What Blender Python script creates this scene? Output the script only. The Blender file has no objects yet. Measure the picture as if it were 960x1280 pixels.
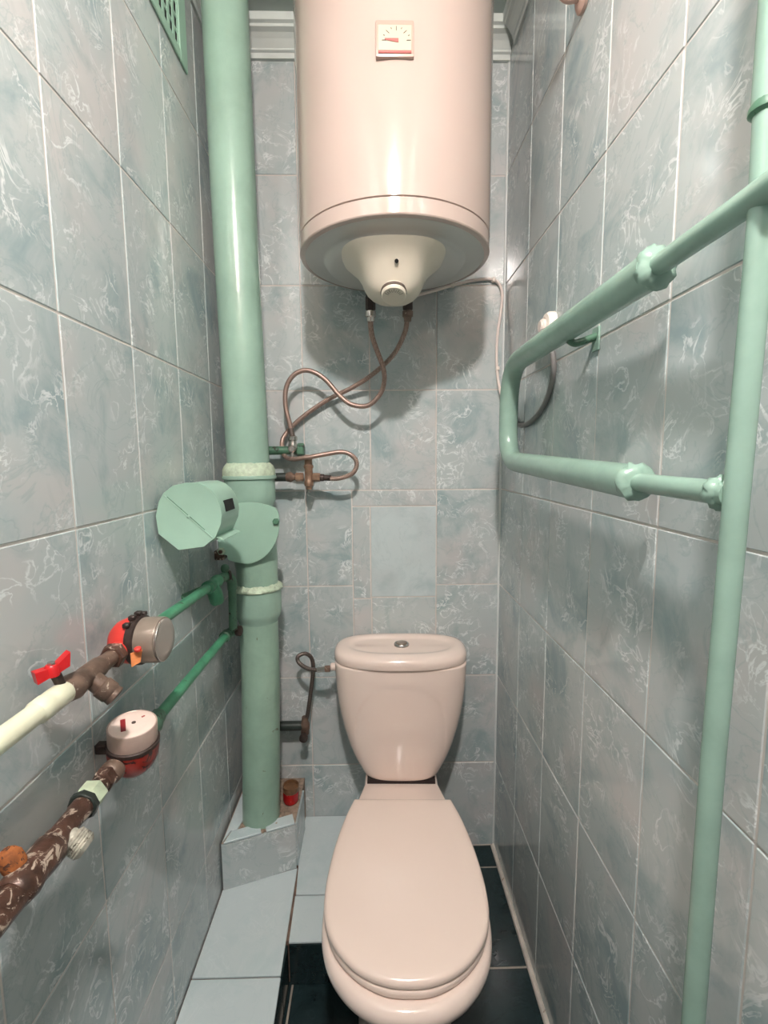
import bpy, bmesh, math, random
from mathutils import Vector, Matrix

random.seed(7)
S = bpy.context.scene
COL = S.collection
PI = math.pi

# ------------------------------------------------------------------ camera
cam_data = bpy.data.cameras.new('camera')
cam = bpy.data.objects.new('camera', cam_data)
COL.objects.link(cam)
cam_data.sensor_fit = 'HORIZONTAL'
cam_data.sensor_width = 36.0
cam_data.lens = 593.7 / 960.0 * 36.0
cam_data.clip_start = 0.01
Rv = Vector((0.99978506, -0.01923998, -0.00772435))
Uv = Vector((0.00985479, 0.11322086, 0.99352097))
Fv = Vector((0.01824076, 0.99338354, -0.11338613))
M = Matrix(((Rv.x, Uv.x, -Fv.x, 0.0), (Rv.y, Uv.y, -Fv.y, 0.0), (Rv.z, Uv.z, -Fv.z, 1.2985), (0, 0, 0, 1)))
cam.matrix_world = M
S.camera = cam

# ------------------------------------------------------------------ light
world = bpy.data.worlds.new('hallway_light')
S.world = world
world.use_nodes = True
bg = world.node_tree.nodes['Background']
bg.inputs[0].default_value = (0.72, 0.93, 1.0, 1)
bg.inputs[1].default_value = 0.06
LAMP = Vector((0.0, -0.16, 2.452))       # flat round ceiling lamp above the camera, facing down
LAMP_POWER = 920.0
S.view_settings.view_transform = 'Standard'
S.view_settings.look = 'None'
S.view_settings.gamma = 1.0
S.view_settings.use_curve_mapping = False
S.view_settings.exposure = 0.70

# room
XL, XR, YB, YF, ZC = -0.433, 0.388, 1.457, -0.30, 2.47


# ------------------------------------------------------------------ materials
def srgb(r, g, b):
    f = lambda c: (c / 255 / 12.92) if c / 255 <= 0.04045 else ((c / 255 + 0.055) / 1.055) ** 2.4
    return (f(r), f(g), f(b), 1.0)


MATS = {}


class NT:
    def __init__(self, name):
        self.m = bpy.data.materials.new(name)
        self.m.use_nodes = True
        self.t = self.m.node_tree
        self.b = self.t.nodes['Principled BSDF']
        MATS[name] = self.m

    def n(self, typ, **kw):
        nd = self.t.nodes.new(typ)
        for k, v in kw.items():
            if k.startswith('i_'):
                key = k[2:]
                key = int(key) if key.isdigit() else key
                nd.inputs[key].default_value = v
            else:
                setattr(nd, k, v)
        return nd

    def l(self, a, ao, b, bi):
        self.t.links.new(a.outputs[ao], b.inputs[bi])

    def ramp(self, pts, src, out=0):
        r = self.n('ShaderNodeValToRGB')
        e = r.color_ramp.elements
        while len(e) < len(pts):
            e.new(0.5)
        for k, (p, c) in enumerate(pts):
            e[k].position = p
            e[k].color = c if len(c) == 4 else (*c, 1)
        self.l(src, out, r, 0)
        return r

    def mix(self, fac, a, b, mode='MIX'):
        """fac/a/b: node (uses output 0) or value"""
        mx = self.n('ShaderNodeMix', data_type='RGBA', blend_type=mode)
        for key, v in ((0, fac), (6, a), (7, b)):
            if isinstance(v, tuple) and len(v) == 2 and hasattr(v[0], 'outputs'):
                self.l(v[0], v[1], mx, key)
            elif hasattr(v, 'outputs'):
                o = 2 if v.bl_idname == 'ShaderNodeMix' else 0
                self.l(v, o, mx, key)
            else:
                mx.inputs[key].default_value = v
        return mx

    def base(self, nd, o=None):
        if hasattr(nd, 'outputs'):
            if o is None:
                o = 2 if nd.bl_idname == 'ShaderNodeMix' else 0
            self.l(nd, o, self.b, 'Base Color')
        else:
            self.b.inputs['Base Color'].default_value = nd

    def set(self, **kw):
        for k, v in kw.items():
            self.b.inputs[k.replace('_', ' ')].default_value = v

    def bump(self, nd, o, strength, dist=0.002):
        bm_ = self.n('ShaderNodeBump', i_Strength=strength, i_Distance=dist)
        self.l(nd, o, bm_, 'Height')
        self.l(bm_, 0, self.b, 'Normal')


def noise(t, scale, detail=3.0, rough=0.5, dist=0.0, vec=None):
    n = t.n('ShaderNodeTexNoise')
    n.inputs['Scale'].default_value = scale
    n.inputs['Detail'].default_value = detail
    n.inputs['Roughness'].default_value = rough
    n.inputs['Distortion'].default_value = dist
    if vec is not None:
        t.l(vec[0], vec[1], n, 'Vector')
    return n


def objcoord(t, rand=False):
    tc = t.n('ShaderNodeTexCoord')
    if not rand:
        return (tc, 3)
    oi = t.n('ShaderNodeObjectInfo')
    mul = t.n('ShaderNodeVectorMath', operation='MULTIPLY_ADD')
    t.l(oi, 'Random', mul, 0)
    mul.inputs[1].default_value = (13.0, 7.0, 19.0)
    t.l(tc, 3, mul, 2)
    return (mul, 0)


def marble(name, base, dark, light, pink, rough=0.16, vein=0.55):
    t = NT(name)
    v = objcoord(t, True)
    clouds = noise(t, 8.0, 5.0, 0.6, 0.6, v)
    c0 = t.ramp([(0.33, dark), (0.50, base), (0.66, base)], clouds)
    tint = noise(t, 5.0, 2.0, 0.5, 0.0, v)
    tr = t.ramp([(0.50, (0, 0, 0)), (0.68, (0.55, 0.55, 0.55))], tint)
    c1 = t.mix(tr, c0, pink)
    # curling white veins
    wn = noise(t, 16.0, 4.0, 0.55, 1.8, v)
    vr = t.ramp([(0.47, (0, 0, 0)), (0.495, (1, 1, 1)), (0.505, (1, 1, 1)), (0.535, (0, 0, 0))], wn)
    mask = noise(t, 11.0, 2.0, 0.5, 0.4, v)
    mr = t.ramp([(0.46, (0, 0, 0)), (0.62, (vein, vein, vein))], mask)
    vm = t.mix(1.0, vr, mr, 'MULTIPLY')
    c2 = t.mix((vm, 2), c1, light)
    # thin dark cracks in the marble print
    dn = noise(t, 7.0, 5.0, 0.6, 1.2, v)
    dr = t.ramp([(0.485, (0, 0, 0)), (0.5, (0.40, 0.40, 0.40)), (0.515, (0, 0, 0))], dn)
    c3 = t.mix(dr, c2, dark)
    t.base(c3)
    t.set(Roughness=rough)
    t.b.inputs['Specular IOR Level'].default_value = 0.5
    bmp = noise(t, 14.0, 2.0, 0.5, 0.0, v)
    t.bump(bmp, 0, 0.06, 0.002)
    return t.m


marble('wall_tile', srgb(181, 190, 190), srgb(150, 168, 170), srgb(226, 231, 230), srgb(202, 195, 193), 0.12, 0.8)
marble('hatch_tile', srgb(194, 206, 207), srgb(174, 190, 192), srgb(206, 212, 212), srgb(180, 186, 187), 0.2, 0.25)
marble('ledge_tile', srgb(198, 210, 212), srgb(188, 204, 206), srgb(224, 232, 233), srgb(208, 217, 218), 0.3, 0.2)
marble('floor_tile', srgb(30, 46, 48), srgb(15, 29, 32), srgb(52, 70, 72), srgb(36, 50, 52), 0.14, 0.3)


def plain(name, col, rough=0.4, metal=0.0, var=0.0, scale=20.0, bump=0.0, bscale=60.0, dark=None, thr=0.62):
    t = NT(name)
    v = objcoord(t)
    if var or dark:
        n1 = noise(t, scale, 4.0, 0.6, 0.3, v)
        lo = tuple(c * (1 - var) for c in col[:3]) + (1,)
        hi = tuple(min(1, c * (1 + var)) for c in col[:3]) + (1,)
        c = t.ramp([(0.35, lo), (0.65, hi)], n1)
        if dark:
            n2 = noise(t, scale * 1.7, 5.0, 0.65, 0.8, v)
            r2 = t.ramp([(thr, (0, 0, 0)), (thr + 0.04, (1, 1, 1))], n2)
            c = t.mix(r2, c, dark)
        t.base(c)
    else:
        t.base(col)
    t.set(Roughness=rough, Metallic=metal)
    if bump:
        nb = noise(t, bscale, 4.0, 0.6, 0.0, v)
        t.bump(nb, 0, bump, 0.003)
    return t.m


plain('grout', srgb(206, 200, 194), 0.9, var=0.12, scale=9, bump=0.2)
plain('floor_grout', srgb(150, 143, 132), 0.9, var=0.25, scale=14)
plain('caulk', srgb(196, 190, 180), 0.6, var=0.18, scale=18, dark=srgb(120, 96, 78), thr=0.64)
plain('rust_joint', srgb(118, 98, 86), 0.9, var=0.3, scale=40)
plain('mortar', srgb(150, 132, 116), 0.9, var=0.3, scale=60, bump=0.4)
plain('ceiling_paint', srgb(176, 188, 184), 0.55, var=0.05, scale=6, bump=0.1)
plain('cornice_paint', srgb(206, 214, 210), 0.45, var=0.05, scale=12)
plain('corner_trim', srgb(208, 214, 212), 0.35)
plain('mint_paint', srgb(148, 178, 162), 0.24, var=0.08, scale=9, bump=0.18, bscale=45)
plain('mint_worn', srgb(146, 176, 158), 0.30, var=0.10, scale=12, bump=0.3, bscale=60, dark=srgb(104, 98, 76), thr=0.655)
plain('mint_rail', srgb(142, 171, 157), 0.25, var=0.07, scale=14, bump=0.16, bscale=55)
plain('mint_sheet', srgb(156, 190, 172), 0.33, var=0.04, scale=10, bump=0.04)
plain('hub_putty', srgb(184, 200, 176), 0.5, var=0.16, scale=60, bump=0.7, bscale=130, dark=srgb(98, 92, 72), thr=0.67)
plain('green_pipe', srgb(70, 138, 104), 0.3, var=0.16, scale=22, bump=0.15, dark=srgb(60, 66, 50), thr=0.68)
plain('green_dark', srgb(78, 116, 94), 0.4, var=0.2, scale=30, bump=0.3, dark=srgb(48, 46, 38), thr=0.58)
plain('black_pipe', srgb(44, 52, 48), 0.4, var=0.2, scale=30)
plain('cream_pipe', srgb(222, 222, 196), 0.3, var=0.06, scale=16, bump=0.12, dark=srgb(150, 140, 112), thr=0.72)
plain('dirty_steel', srgb(112, 92, 80), 0.42, 0.25, var=0.3, scale=38, bump=0.25, dark=srgb(176, 160, 144), thr=0.62)
plain('rusty_steel', srgb(80, 56, 46), 0.34, 0.2, var=0.45, scale=40, bump=0.6, dark=srgb(182, 166, 150), thr=0.56)
plain('rust_orange', srgb(158, 92, 46), 0.8, var=0.4, scale=60, bump=0.6, dark=srgb(70, 44, 34), thr=0.56)
plain('thread_white', srgb(176, 172, 158), 0.5, 0.2, var=0.3, scale=70, dark=srgb(84, 78, 66), thr=0.60)
plain('pale_nut', srgb(186, 200, 172), 0.5, var=0.12, scale=40)
plain('meter_red', srgb(214, 62, 54), 0.35, var=0.06, scale=20)
plain('meter_red_dark', srgb(150, 44, 34), 0.30, var=0.35, scale=26, dark=srgb(40, 24, 22), thr=0.56)
plain('meter_grey', srgb(150, 136, 124), 0.30, 0.3, var=0.08, scale=30)
plain('meter_glass', srgb(150, 142, 134), 0.06)
plain('meter_ring', srgb(196, 172, 160), 0.35, 0.2, var=0.06, scale=40)
plain('dial_face', srgb(236, 214, 202), 0.15, var=0.03, scale=60)
plain('dial_red', srgb(150, 40, 44), 0.4)
plain('dark_metal', srgb(62, 50, 46), 0.45, 0.3, var=0.3, scale=50, bump=0.4)
plain('valve_red', srgb(196, 30, 34), 0.3, var=0.06, scale=30)
plain('orange_tag', srgb(228, 140, 84), 0.5, var=0.15, scale=60)
plain('chrome', srgb(196, 190, 184), 0.22, 0.9)
plain('brass', srgb(152, 122, 102), 0.36, 0.4, var=0.18, scale=60)
plain('ceramic', srgb(231, 212, 201), 0.10, var=0.01, scale=4)
plain('seat_plastic', srgb(230, 210, 198), 0.22, var=0.01, scale=4)
plain('gap_dark', srgb(40, 30, 28), 0.9)
plain('heater_enamel', srgb(188, 170, 161), 0.11, var=0.01, scale=3)
plain('heater_base', srgb(196, 194, 190), 0.45)
plain('heater_cover', srgb(214, 204, 188), 0.4)
plain('gauge_face', srgb(184, 176, 157), 0.35)
plain('gauge_frame', srgb(180, 152, 140), 0.3)
plain('gauge_red', srgb(170, 84, 78), 0.5)
plain('gauge_ink', srgb(84, 72, 64), 0.6)
plain('black', srgb(8, 8, 8), 0.7)
plain('white_cable', srgb(226, 212, 204), 0.4)
plain('shaded_lead', srgb(118, 116, 114), 0.5)
plain('white_plastic', srgb(234, 224, 214), 0.35)
plain('can_red', srgb(178, 24, 28), 0.25, var=0.2, scale=30, dark=srgb(220, 206, 196), thr=0.66)
plain('can_brown', srgb(124, 92, 66), 0.4, 0.3, var=0.3, scale=40)
plain('rubber', srgb(46, 44, 42), 0.7)
plain('door_paint', srgb(128, 108, 92), 0.5)


def braided(name, col, col2):
    t = NT(name)
    v = objcoord(t)
    w = t.n('ShaderNodeTexChecker')
    w.inputs['Scale'].default_value = 420.0
    w.inputs['Color1'].default_value = col
    w.inputs['Color2'].default_value = col2
    t.l(v[0], v[1], w, 'Vector')
    t.base(w)
    t.set(Roughness=0.35, Metallic=0.55)
    t.bump(w, 1, 0.3, 0.001)


braided('braid', srgb(176, 152, 141), srgb(134, 112, 102))
braided('braid_dark', srgb(118, 106, 100), srgb(78, 70, 66))
t = NT('bulb_glow')
t.b.inputs['Emission Color'].default_value = (1.0, 0.915, 0.875, 1)
t.b.inputs['Emission Strength'].default_value = LAMP_POWER
t.base((0.9, 0.9, 0.85, 1))


# ------------------------------------------------------------------ geometry
class G:
    """collects verts and faces in world coordinates"""

    def __init__(self):
        self.v = []
        self.f = []

    def add(self, vs, fs):
        o = len(self.v)
        self.v += [Vector(p) for p in vs]
        self.f += [[i + o for i in f] for f in fs]
        return self

    def box(self, x0, x1, y0, y1, z0, z1, bev=0.0, seg=1, mat=None):
        bm = bmesh.new()
        bmesh.ops.create_cube(bm, size=1.0)
        for v in bm.verts:
            v.co = Vector(((x0 + x1) / 2 + v.co.x * (x1 - x0), (y0 + y1) / 2 + v.co.y * (y1 - y0), (z0 + z1) / 2 + v.co.z * (z1 - z0)))
        if bev:
            bmesh.ops.bevel(bm, geom=bm.edges[:], offset=bev, segments=seg, affect='EDGES', profile=0.7)
        if mat:
            bm.transform(mat)
        return self.bm(bm)

    def bm(self, bm):
        bm.verts.index_update()
        self.add([v.co.copy() for v in bm.verts], [[v.index for v in f.verts] for f in bm.faces])
        bm.free()
        return self

    def rings(self, rs, cap0=True, cap1=True):
        n = len(rs[0])
        vs = [p for r in rs for p in r]
        fs = []
        for k in range(len(rs) - 1):
            for i in range(n):
                j = (i + 1) % n
                fs.append([k * n + i, k * n + j, (k + 1) * n + j, (k + 1) * n + i])
        if cap0:
            fs.append(list(range(n))[::-1])
        if cap1:
            o = (len(rs) - 1) * n
            fs.append([o + i for i in range(n)])
        return self.add(vs, fs)

    def lathe(self, prof, origin=(0, 0, 0), axis=(0, 0, 1), n=40, ang=0.0, shift=None):
        """prof: (r, h) along the axis"""
        a = Vector(axis).normalized()
        q = Vector((0, 0, 1)).rotation_difference(a)
        o = Vector(origin)
        rs = []
        for r, h in prof:
            off = shift(h) if shift else Vector((0, 0, 0))
            rs.append([o + off + q @ Vector((r * math.cos(ang + 2 * PI * i / n), r * math.sin(ang + 2 * PI * i / n), h)) for i in range(n)])
        return self.rings(rs)

    def tube(self, pts, r, n=14, caps=True):
        pts = [Vector(p) for p in pts]
        rr = r if isinstance(r, (list, tuple)) else [r] * len(pts)
        tans = []
        for i in range(len(pts)):
            a = pts[max(0, i - 1)]
            b = pts[min(len(pts) - 1, i + 1)]
            tans.append((b - a).normalized())
        up = Vector((0, 0, 1)) if abs(tans[0].z) < 0.9 else Vector((1, 0, 0))
        nrm = (up - tans[0] * up.dot(tans[0])).normalized()
        rs = []
        for i, p in enumerate(pts):
            if i:
                q = tans[i - 1].rotation_difference(tans[i])
                nrm = q @ nrm
                nrm = (nrm - tans[i] * nrm.dot(tans[i])).normalized()
            bn = tans[i].cross(nrm)
            rs.append([p + rr[i] * (math.cos(2 * PI * k / n) * nrm + math.sin(2 * PI * k / n) * bn) for k in range(n)])
        return self.rings(rs, caps, caps)

    def prism(self, poly, vec):
        vec = Vector(vec)
        a = [Vector(p) for p in poly]
        return self.rings([a, [p + vec for p in a]])

    def cyl(self, a, b, r, n=24, r2=None, bev=0.0):
        a, b = Vector(a), Vector(b)
        L = (b - a).length
        r2 = r if r2 is None else r2
        if bev:
            prof = [(r - bev, 0), (r, bev), (r2, L - bev), (r2 - bev, L)]
        else:
            prof = [(r, 0), (r2, L)]
        return self.lathe(prof, a, b - a, n)


def spline(pts, per=6, closed=False):
    pts = [Vector(p) for p in pts]
    n = len(pts)
    out = []
    rng = n if closed else n - 1
    for i in range(rng):
        if closed:
            p0, p1, p2, p3 = pts[(i - 1) % n], pts[i], pts[(i + 1) % n], pts[(i + 2) % n]
        else:
            p0, p1, p2, p3 = pts[max(0, i - 1)], pts[i], pts[i + 1], pts[min(n - 1, i + 2)]
        for k in range(per):
            t_ = k / per
            out.append(0.5 * ((2 * p1) + (p2 - p0) * t_ + (2 * p0 - 5 * p1 + 4 * p2 - p3) * t_ ** 2 + (3 * p1 - p0 - 3 * p2 + p3) * t_ ** 3))
    if not closed:
        out.append(pts[-1])
    return out


def fillet(pts, rad, per=8):
    """polyline with rounded corners"""
    pts = [Vector(p) for p in pts]
    out = [pts[0]]
    for i in range(1, len(pts) - 1):
        a, b, c = pts[i - 1], pts[i], pts[i + 1]
        r_ = rad if not isinstance(rad, (list, tuple)) else rad[i - 1]
        p = b + (a - b).normalized() * r_
        q = b + (c - b).normalized() * r_
        for k in range(per + 1):
            t_ = k / per
            out.append((1 - t_) ** 2 * p + 2 * t_ * (1 - t_) * b + t_ ** 2 * q)
    out.append(pts[-1])
    return out


def finish(me, smooth, ang=40):
    bm = bmesh.new()
    bm.from_mesh(me)
    bmesh.ops.recalc_face_normals(bm, faces=bm.faces[:])
    if smooth:
        for f in bm.faces:
            f.smooth = True
        for e in bm.edges:
            if len(e.link_faces) == 2 and e.calc_face_angle(0) > math.radians(ang):
                e.smooth = False
    bm.to_mesh(me)
    bm.free()


def root_origin(p):
    while p is not None and p.parent is not None:
        p = p.parent
    return p.location.copy() if p is not None else Vector((0, 0, 0))


def obj(name, g, mat, parent=None, smooth=True, origin=None, ang=40):
    if origin is None:
        if parent is not None:
            org = root_origin(parent)
        else:
            xs = [v.x for v in g.v]
            ys = [v.y for v in g.v]
            org = Vector(((min(xs) + max(xs)) / 2, (min(ys) + max(ys)) / 2, min(v.z for v in g.v)))
    else:
        org = Vector(origin)
    me = bpy.data.meshes.new(name)
    me.from_pydata([v - org for v in g.v], [], g.f)
    me.update()
    finish(me, smooth, ang)
    me.materials.append(MATS[mat])
    o = bpy.data.objects.new(name, me)
    COL.objects.link(o)
    if parent is not None:
        o.parent = parent
    else:
        o.location = org
    return o


def tag(o, label, cat, group=None):
    o['label'] = label
    o['category'] = cat
    if group:
        o['group'] = group
    return o


def thing(name, loc, label, cat, group=None):
    o = bpy.data.objects.new(name, None)
    o.empty_display_size = 0.02
    COL.objects.link(o)
    o.location = loc
    return tag(o, label, cat, group)


def struct(name, g, mat, parent=None, smooth=False):
    o = obj(name, g, mat, parent, smooth, origin=(0, 0, 0) if parent is None else None)
    if parent is None:
        o['kind'] = 'structure'
    return o


# ------------------------------------------------------------------ the room
TT = 0.007          # tile thickness
GAP = 0.0036        # grout joint
PROUD = 0.0012      # tile face in front of the grout bed

_tile_meshes = {}


def tile_mesh(w, h, mat):
    key = (round(w, 4), round(h, 4), mat)
    if key not in _tile_meshes:
        g = G().box(-w / 2, w / 2, 0, TT, -h / 2, h / 2, 0.0011)
        me = bpy.data.meshes.new('tile')
        me.from_pydata(g.v, [], g.f)
        me.update()
        finish(me, False)
        me.materials.append(MATS[mat])
        _tile_meshes[key] = me
    return _tile_meshes[key]


def tile(parent, u0, u1, z0, z1, side, mat='wall_tile', name='tile', gap=GAP):
    w, h = u1 - u0 - gap, z1 - z0 - gap
    if w < 0.006 or h < 0.006:
        return
    o = bpy.data.objects.new(name, tile_mesh(w, h, mat))
    COL.objects.link(o)
    o.parent = parent
    uc, zc = (u0 + u1) / 2, (z0 + z1) / 2
    j = random.uniform(0, 0.0003)
    if side == 'back':
        o.location = (uc, YB - j, zc)
    elif side == 'left':
        o.location = (XL + j, uc, zc)
        o.rotation_euler = (0, 0, PI / 2)
    else:
        o.location = (XR - j, uc, zc)
        o.rotation_euler = (0, 0, -PI / 2)
    return o


wall_back = struct('wall_back', G().box(XL - 0.1, XR + 0.1, YB + PROUD, YB + 0.1, -0.1, ZC + 0.05), 'grout')
wall_left = struct('wall_left', G().box(XL - 0.1, XL - PROUD, YF, YB + 0.05, -0.1, ZC + 0.05), 'grout')
wall_right = struct('wall_right', G().box(XR + PROUD, XR + 0.1, YF, YB + 0.05, -0.1, ZC + 0.05), 'grout')

ROWS = [(0.3 * k, 0.3 * k + 0.3) for k in range(8)] + [(2.4, ZC)]
# back wall: full columns measured from the right-hand corner
BX = [XL, -0.413, -0.213, -0.013, 0.187, XR]
for k, (z0, z1) in enumerate(ROWS):
    if k == 3:                                    # row with the flush inspection hatch
        for a, b in ((XL, -0.413), (-0.413, -0.213), (-0.213, -0.072), (0.189, XR)):
            tile(wall_back, a, b, z0, z1, 'back')
        tile(wall_back, -0.072, 0.189, 1.15, 1.2, 'back')
        tile(wall_back, -0.072, -0.016, 0.858, 1.15, 'back')
        hatch = tile(wall_back, -0.016, 0.189, 0.862, 1.15, 'back', 'hatch_tile', 'inspection_hatch')
    elif k == 2:
        for a, b in ((XL, -0.413), (-0.413, -0.213), (-0.213, -0.072), (0.189, XR)):
            tile(wall_back, a, b, z0, z1, 'back')
        tile(wall_back, -0.072, -0.014, z0, 0.858, 'back')
        tile(wall_back, -0.014, 0.189, z0, 0.862, 'back')
    else:
        for a, b in zip(BX[:-1], BX[1:]):
            tile(wall_back, a, b, z0, z1, 'back')
# side walls
LY = [YB] + [1.288 - 0.2 * k for k in range(8)] + [YF]
RY = [YB, YB - 0.0165] + [1.2405 - 0.2 * k for k in range(8)] + [YF]
RY = [YB] + [1.2405 - 0.2 * k for k in range(8)] + [YF]
for z0, z1 in ROWS:
    for a, b in zip(LY[1:], LY[:-1]):
        tile(wall_left, a, b, z0, z1, 'left')
    for a, b in zip(RY[1:], RY[:-1]):
        tile(wall_right, a, b, z0, z1, 'right')

# front wall with the open doorway the photograph is taken from
g = G()
g.box(XL - 0.1, -0.36, YF - 0.12, YF, 0, ZC)
g.box(0.31, XR + 0.1, YF - 0.12, YF, 0, ZC)
g.box(-0.36, 0.31, YF - 0.12, YF, 2.02, ZC)
struct('wall_front', g, 'door_paint')

ceiling = struct('ceiling', G().box(XL - 0.1, XR + 0.1, YF - 0.12, YB + 0.1, ZC, ZC + 0.1), 'ceiling_paint')

# floor
floor = struct('floor', G().box(XL - 0.1, XR + 0.1, YF - 0.6, YB + 0.1, -0.1, -0.0012), 'floor_grout')


def floor_tile(x0, x1, y0, y1, z, mat, parent, name='floor_tile'):
    w, h = x1 - x0 - 0.005, y1 - y0 - 0.005
    g_ = G().box(x0 + 0.0025, x1 - 0.0025, y0 + 0.0025, y1 - 0.0025, z - 0.007, z + 0.0002 * random.random(), 0.0012)
    return struct(name, g_, mat, parent)


fx = [XL, -0.217, 0.083, XR - 0.008]
fy = [YF, -0.13, 0.17, 0.47, 0.77, 1.07, 1.37, YB]
for a, b in zip(fx[:-1], fx[1:]):
    for c, d in zip(fy[:-1], fy[1:]):
        floor_tile(a, b, c, d, 0.0, 'floor_tile', floor)

# caulk bead along the right-hand wall and corner trim
g = G().tube([(XR - 0.004, YF + 0.01, 0.001), (XR - 0.004, 0.5, 0.0015), (XR - 0.004, YB - 0.005, 0.001)], 0.008, 8)
struct('baseboard_right', g, 'caulk')
g = G().lathe([(0.0045, 0.0), (0.0045, 2.395)], (XR - 0.001, YB - 0.001, 0.0), (0, 0, 1), 16)
struct('trim_4', g, 'corner_trim', smooth=True)

# cornice
prof = [(0.000, 2.394), (0.010, 2.394), (0.012, 2.406), (0.018, 2.409), (0.018, 2.414), (0.030, 2.428), (0.040, 2.436), (0.052, 2.440),
        (0.052, 2.447), (0.060, 2.450), (0.060, ZC - 0.0005), (0.0, ZC - 0.0005)]
g = G().prism([(XL + 0.0005, YB - d, z) for d, z in prof], (XR - XL - 0.001, 0, 0))
struct('trim_1', g, 'cornice_paint')
g = G().prism([(XR - 0.6 * d, YF, z) for d, z in prof], (0, YB - 0.06 - YF, 0))
struct('trim_2', g, 'cornice_paint')
g = G().prism([(XL + 0.6 * d, YF, z) for d, z in prof], (0, YB - 0.06 - YF, 0))
struct('trim_3', g, 'cornice_paint')

# raised tiled ledge: left strip + strip behind the toilet
LZ = 0.12
g = G().box(XL + 0.0005, -0.232, YF, 1.26, 0.0, LZ - 0.006)
g.box(XL + 0.0005, -0.03, 1.05, YB - 0.0005, 0.0, LZ - 0.0062)
ledge = struct('trim_5', g, 'rust_joint')
ledge['label'] = 'low pale tiled ledge along the left wall and behind the toilet'


def ledge_top(poly, name='ledge_tile', z0=LZ - 0.0055, z1=LZ, mat='ledge_tile', parent=ledge):
    bm = bmesh.new()
    vs = [bm.verts.new((x, y, z0)) for x, y in poly]
    f = bm.faces.new(vs)
    r_ = bmesh.ops.extrude_face_region(bm, geom=[f])
    for e in r_['geom']:
        if isinstance(e, bmesh.types.BMVert):
            e.co.z = z1
    bmesh.ops.recalc_face_normals(bm, faces=bm.faces[:])
    bmesh.ops.bevel(bm, geom=bm.edges[:], offset=0.0009, segments=1, affect='EDGES')
    o = struct(name, G().bm(bm), mat, parent)
    return o


W = XL + 0.003
ledge_top([(W, 0.967), (-0.228, 0.967), (-0.236, 1.255), (W, 1.19)])
ledge_top([(W, 0.664), (-0.216, 0.664), (-0.227, 0.963), (W, 0.963)])
ledge_top([(W, 0.36), (-0.206, 0.36), (-0.2155, 0.660), (W, 0.660)])
ledge_top([(W, 0.06), (-0.2, 0.06), (-0.2055, 0.356), (W, 0.356)])
ledge_top([(-0.2225, 1.042), (-0.03, 1.042), (-0.03, 1.1665), (-0.2275, 1.1665)])
ledge_top([(-0.226, 1.1705), (-0.03, 1.1705), (-0.03, YB - 0.003), (-0.252, YB - 0.003), (-0.2475, 1.30), (-0.234, 1.262)])
# facing of the ledge: front of the back strip and side of the left strip
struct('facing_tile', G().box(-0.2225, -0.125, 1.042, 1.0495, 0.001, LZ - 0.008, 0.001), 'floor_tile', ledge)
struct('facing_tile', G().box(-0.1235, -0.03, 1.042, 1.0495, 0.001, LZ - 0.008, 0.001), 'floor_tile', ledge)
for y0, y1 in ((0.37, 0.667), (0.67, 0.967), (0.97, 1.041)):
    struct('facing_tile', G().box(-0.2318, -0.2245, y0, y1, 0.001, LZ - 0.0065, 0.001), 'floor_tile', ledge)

# tiled box the soil pipe stands in
BZ = 0.262
foot = [(XL + 0.004, 1.193), (-0.240, 1.261), (-0.240, YB - 0.002), (XL + 0.004, YB - 0.002)]
g = G().prism([(x, y, LZ + 0.0005) for x, y in foot], (0, 0, BZ - 0.006 - LZ))
pbox = struct('trim_6', g, 'mortar')
pbox['label'] = 'small tiled box around the foot of the soil pipe'
d = Vector((-0.240 - (XL + 0.004), 1.261 - 1.193, 0)).normalized()
nrm = Vector((d.y, -d.x, 0))
a = Vector((XL + 0.0035, 1.193, LZ + 0.001))
b = Vector((-0.2405, 1.2605, LZ + 0.001))
struct('box_front_tile', G().prism([a, b, b + nrm * 0.007, a + nrm * 0.007], (0, 0, BZ - 0.009 - LZ)), 'wall_tile', pbox)
struct('box_side_tile', G().box(-0.2402, -0.2345, 1.262, 1.40, LZ + 0.001, BZ - 0.008, 0.0008), 'wall_tile', pbox)
P = lambda s, off: (a.x + d.x * s - nrm.x * off, a.y + d.y * s - nrm.y * off)
Lf = (b - a).length
ledge_top([P(0.006, -0.006), P(Lf * 0.53, -0.006), P(Lf * 0.53, 0.030), P(0.03, 0.030)], 'box_top_tile', BZ - 0.0055, BZ, 'ledge_tile', pbox)
ledge_top([P(Lf * 0.60, -0.006), P(Lf - 0.001, -0.006), P(Lf - 0.001, 0.032), P(Lf * 0.60, 0.030)], 'box_top_tile', BZ - 0.0055, BZ, 'ledge_tile', pbox)
ledge_top([P(0.004, 0.0), P(0.028, 0.033), P(0.045, 0.033), (XL + 0.065, 1.38), (XL + 0.008, 1.38)], 'box_top_tile', BZ - 0.0055, BZ - 0.0003, 'ledge_tile', pbox)

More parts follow.
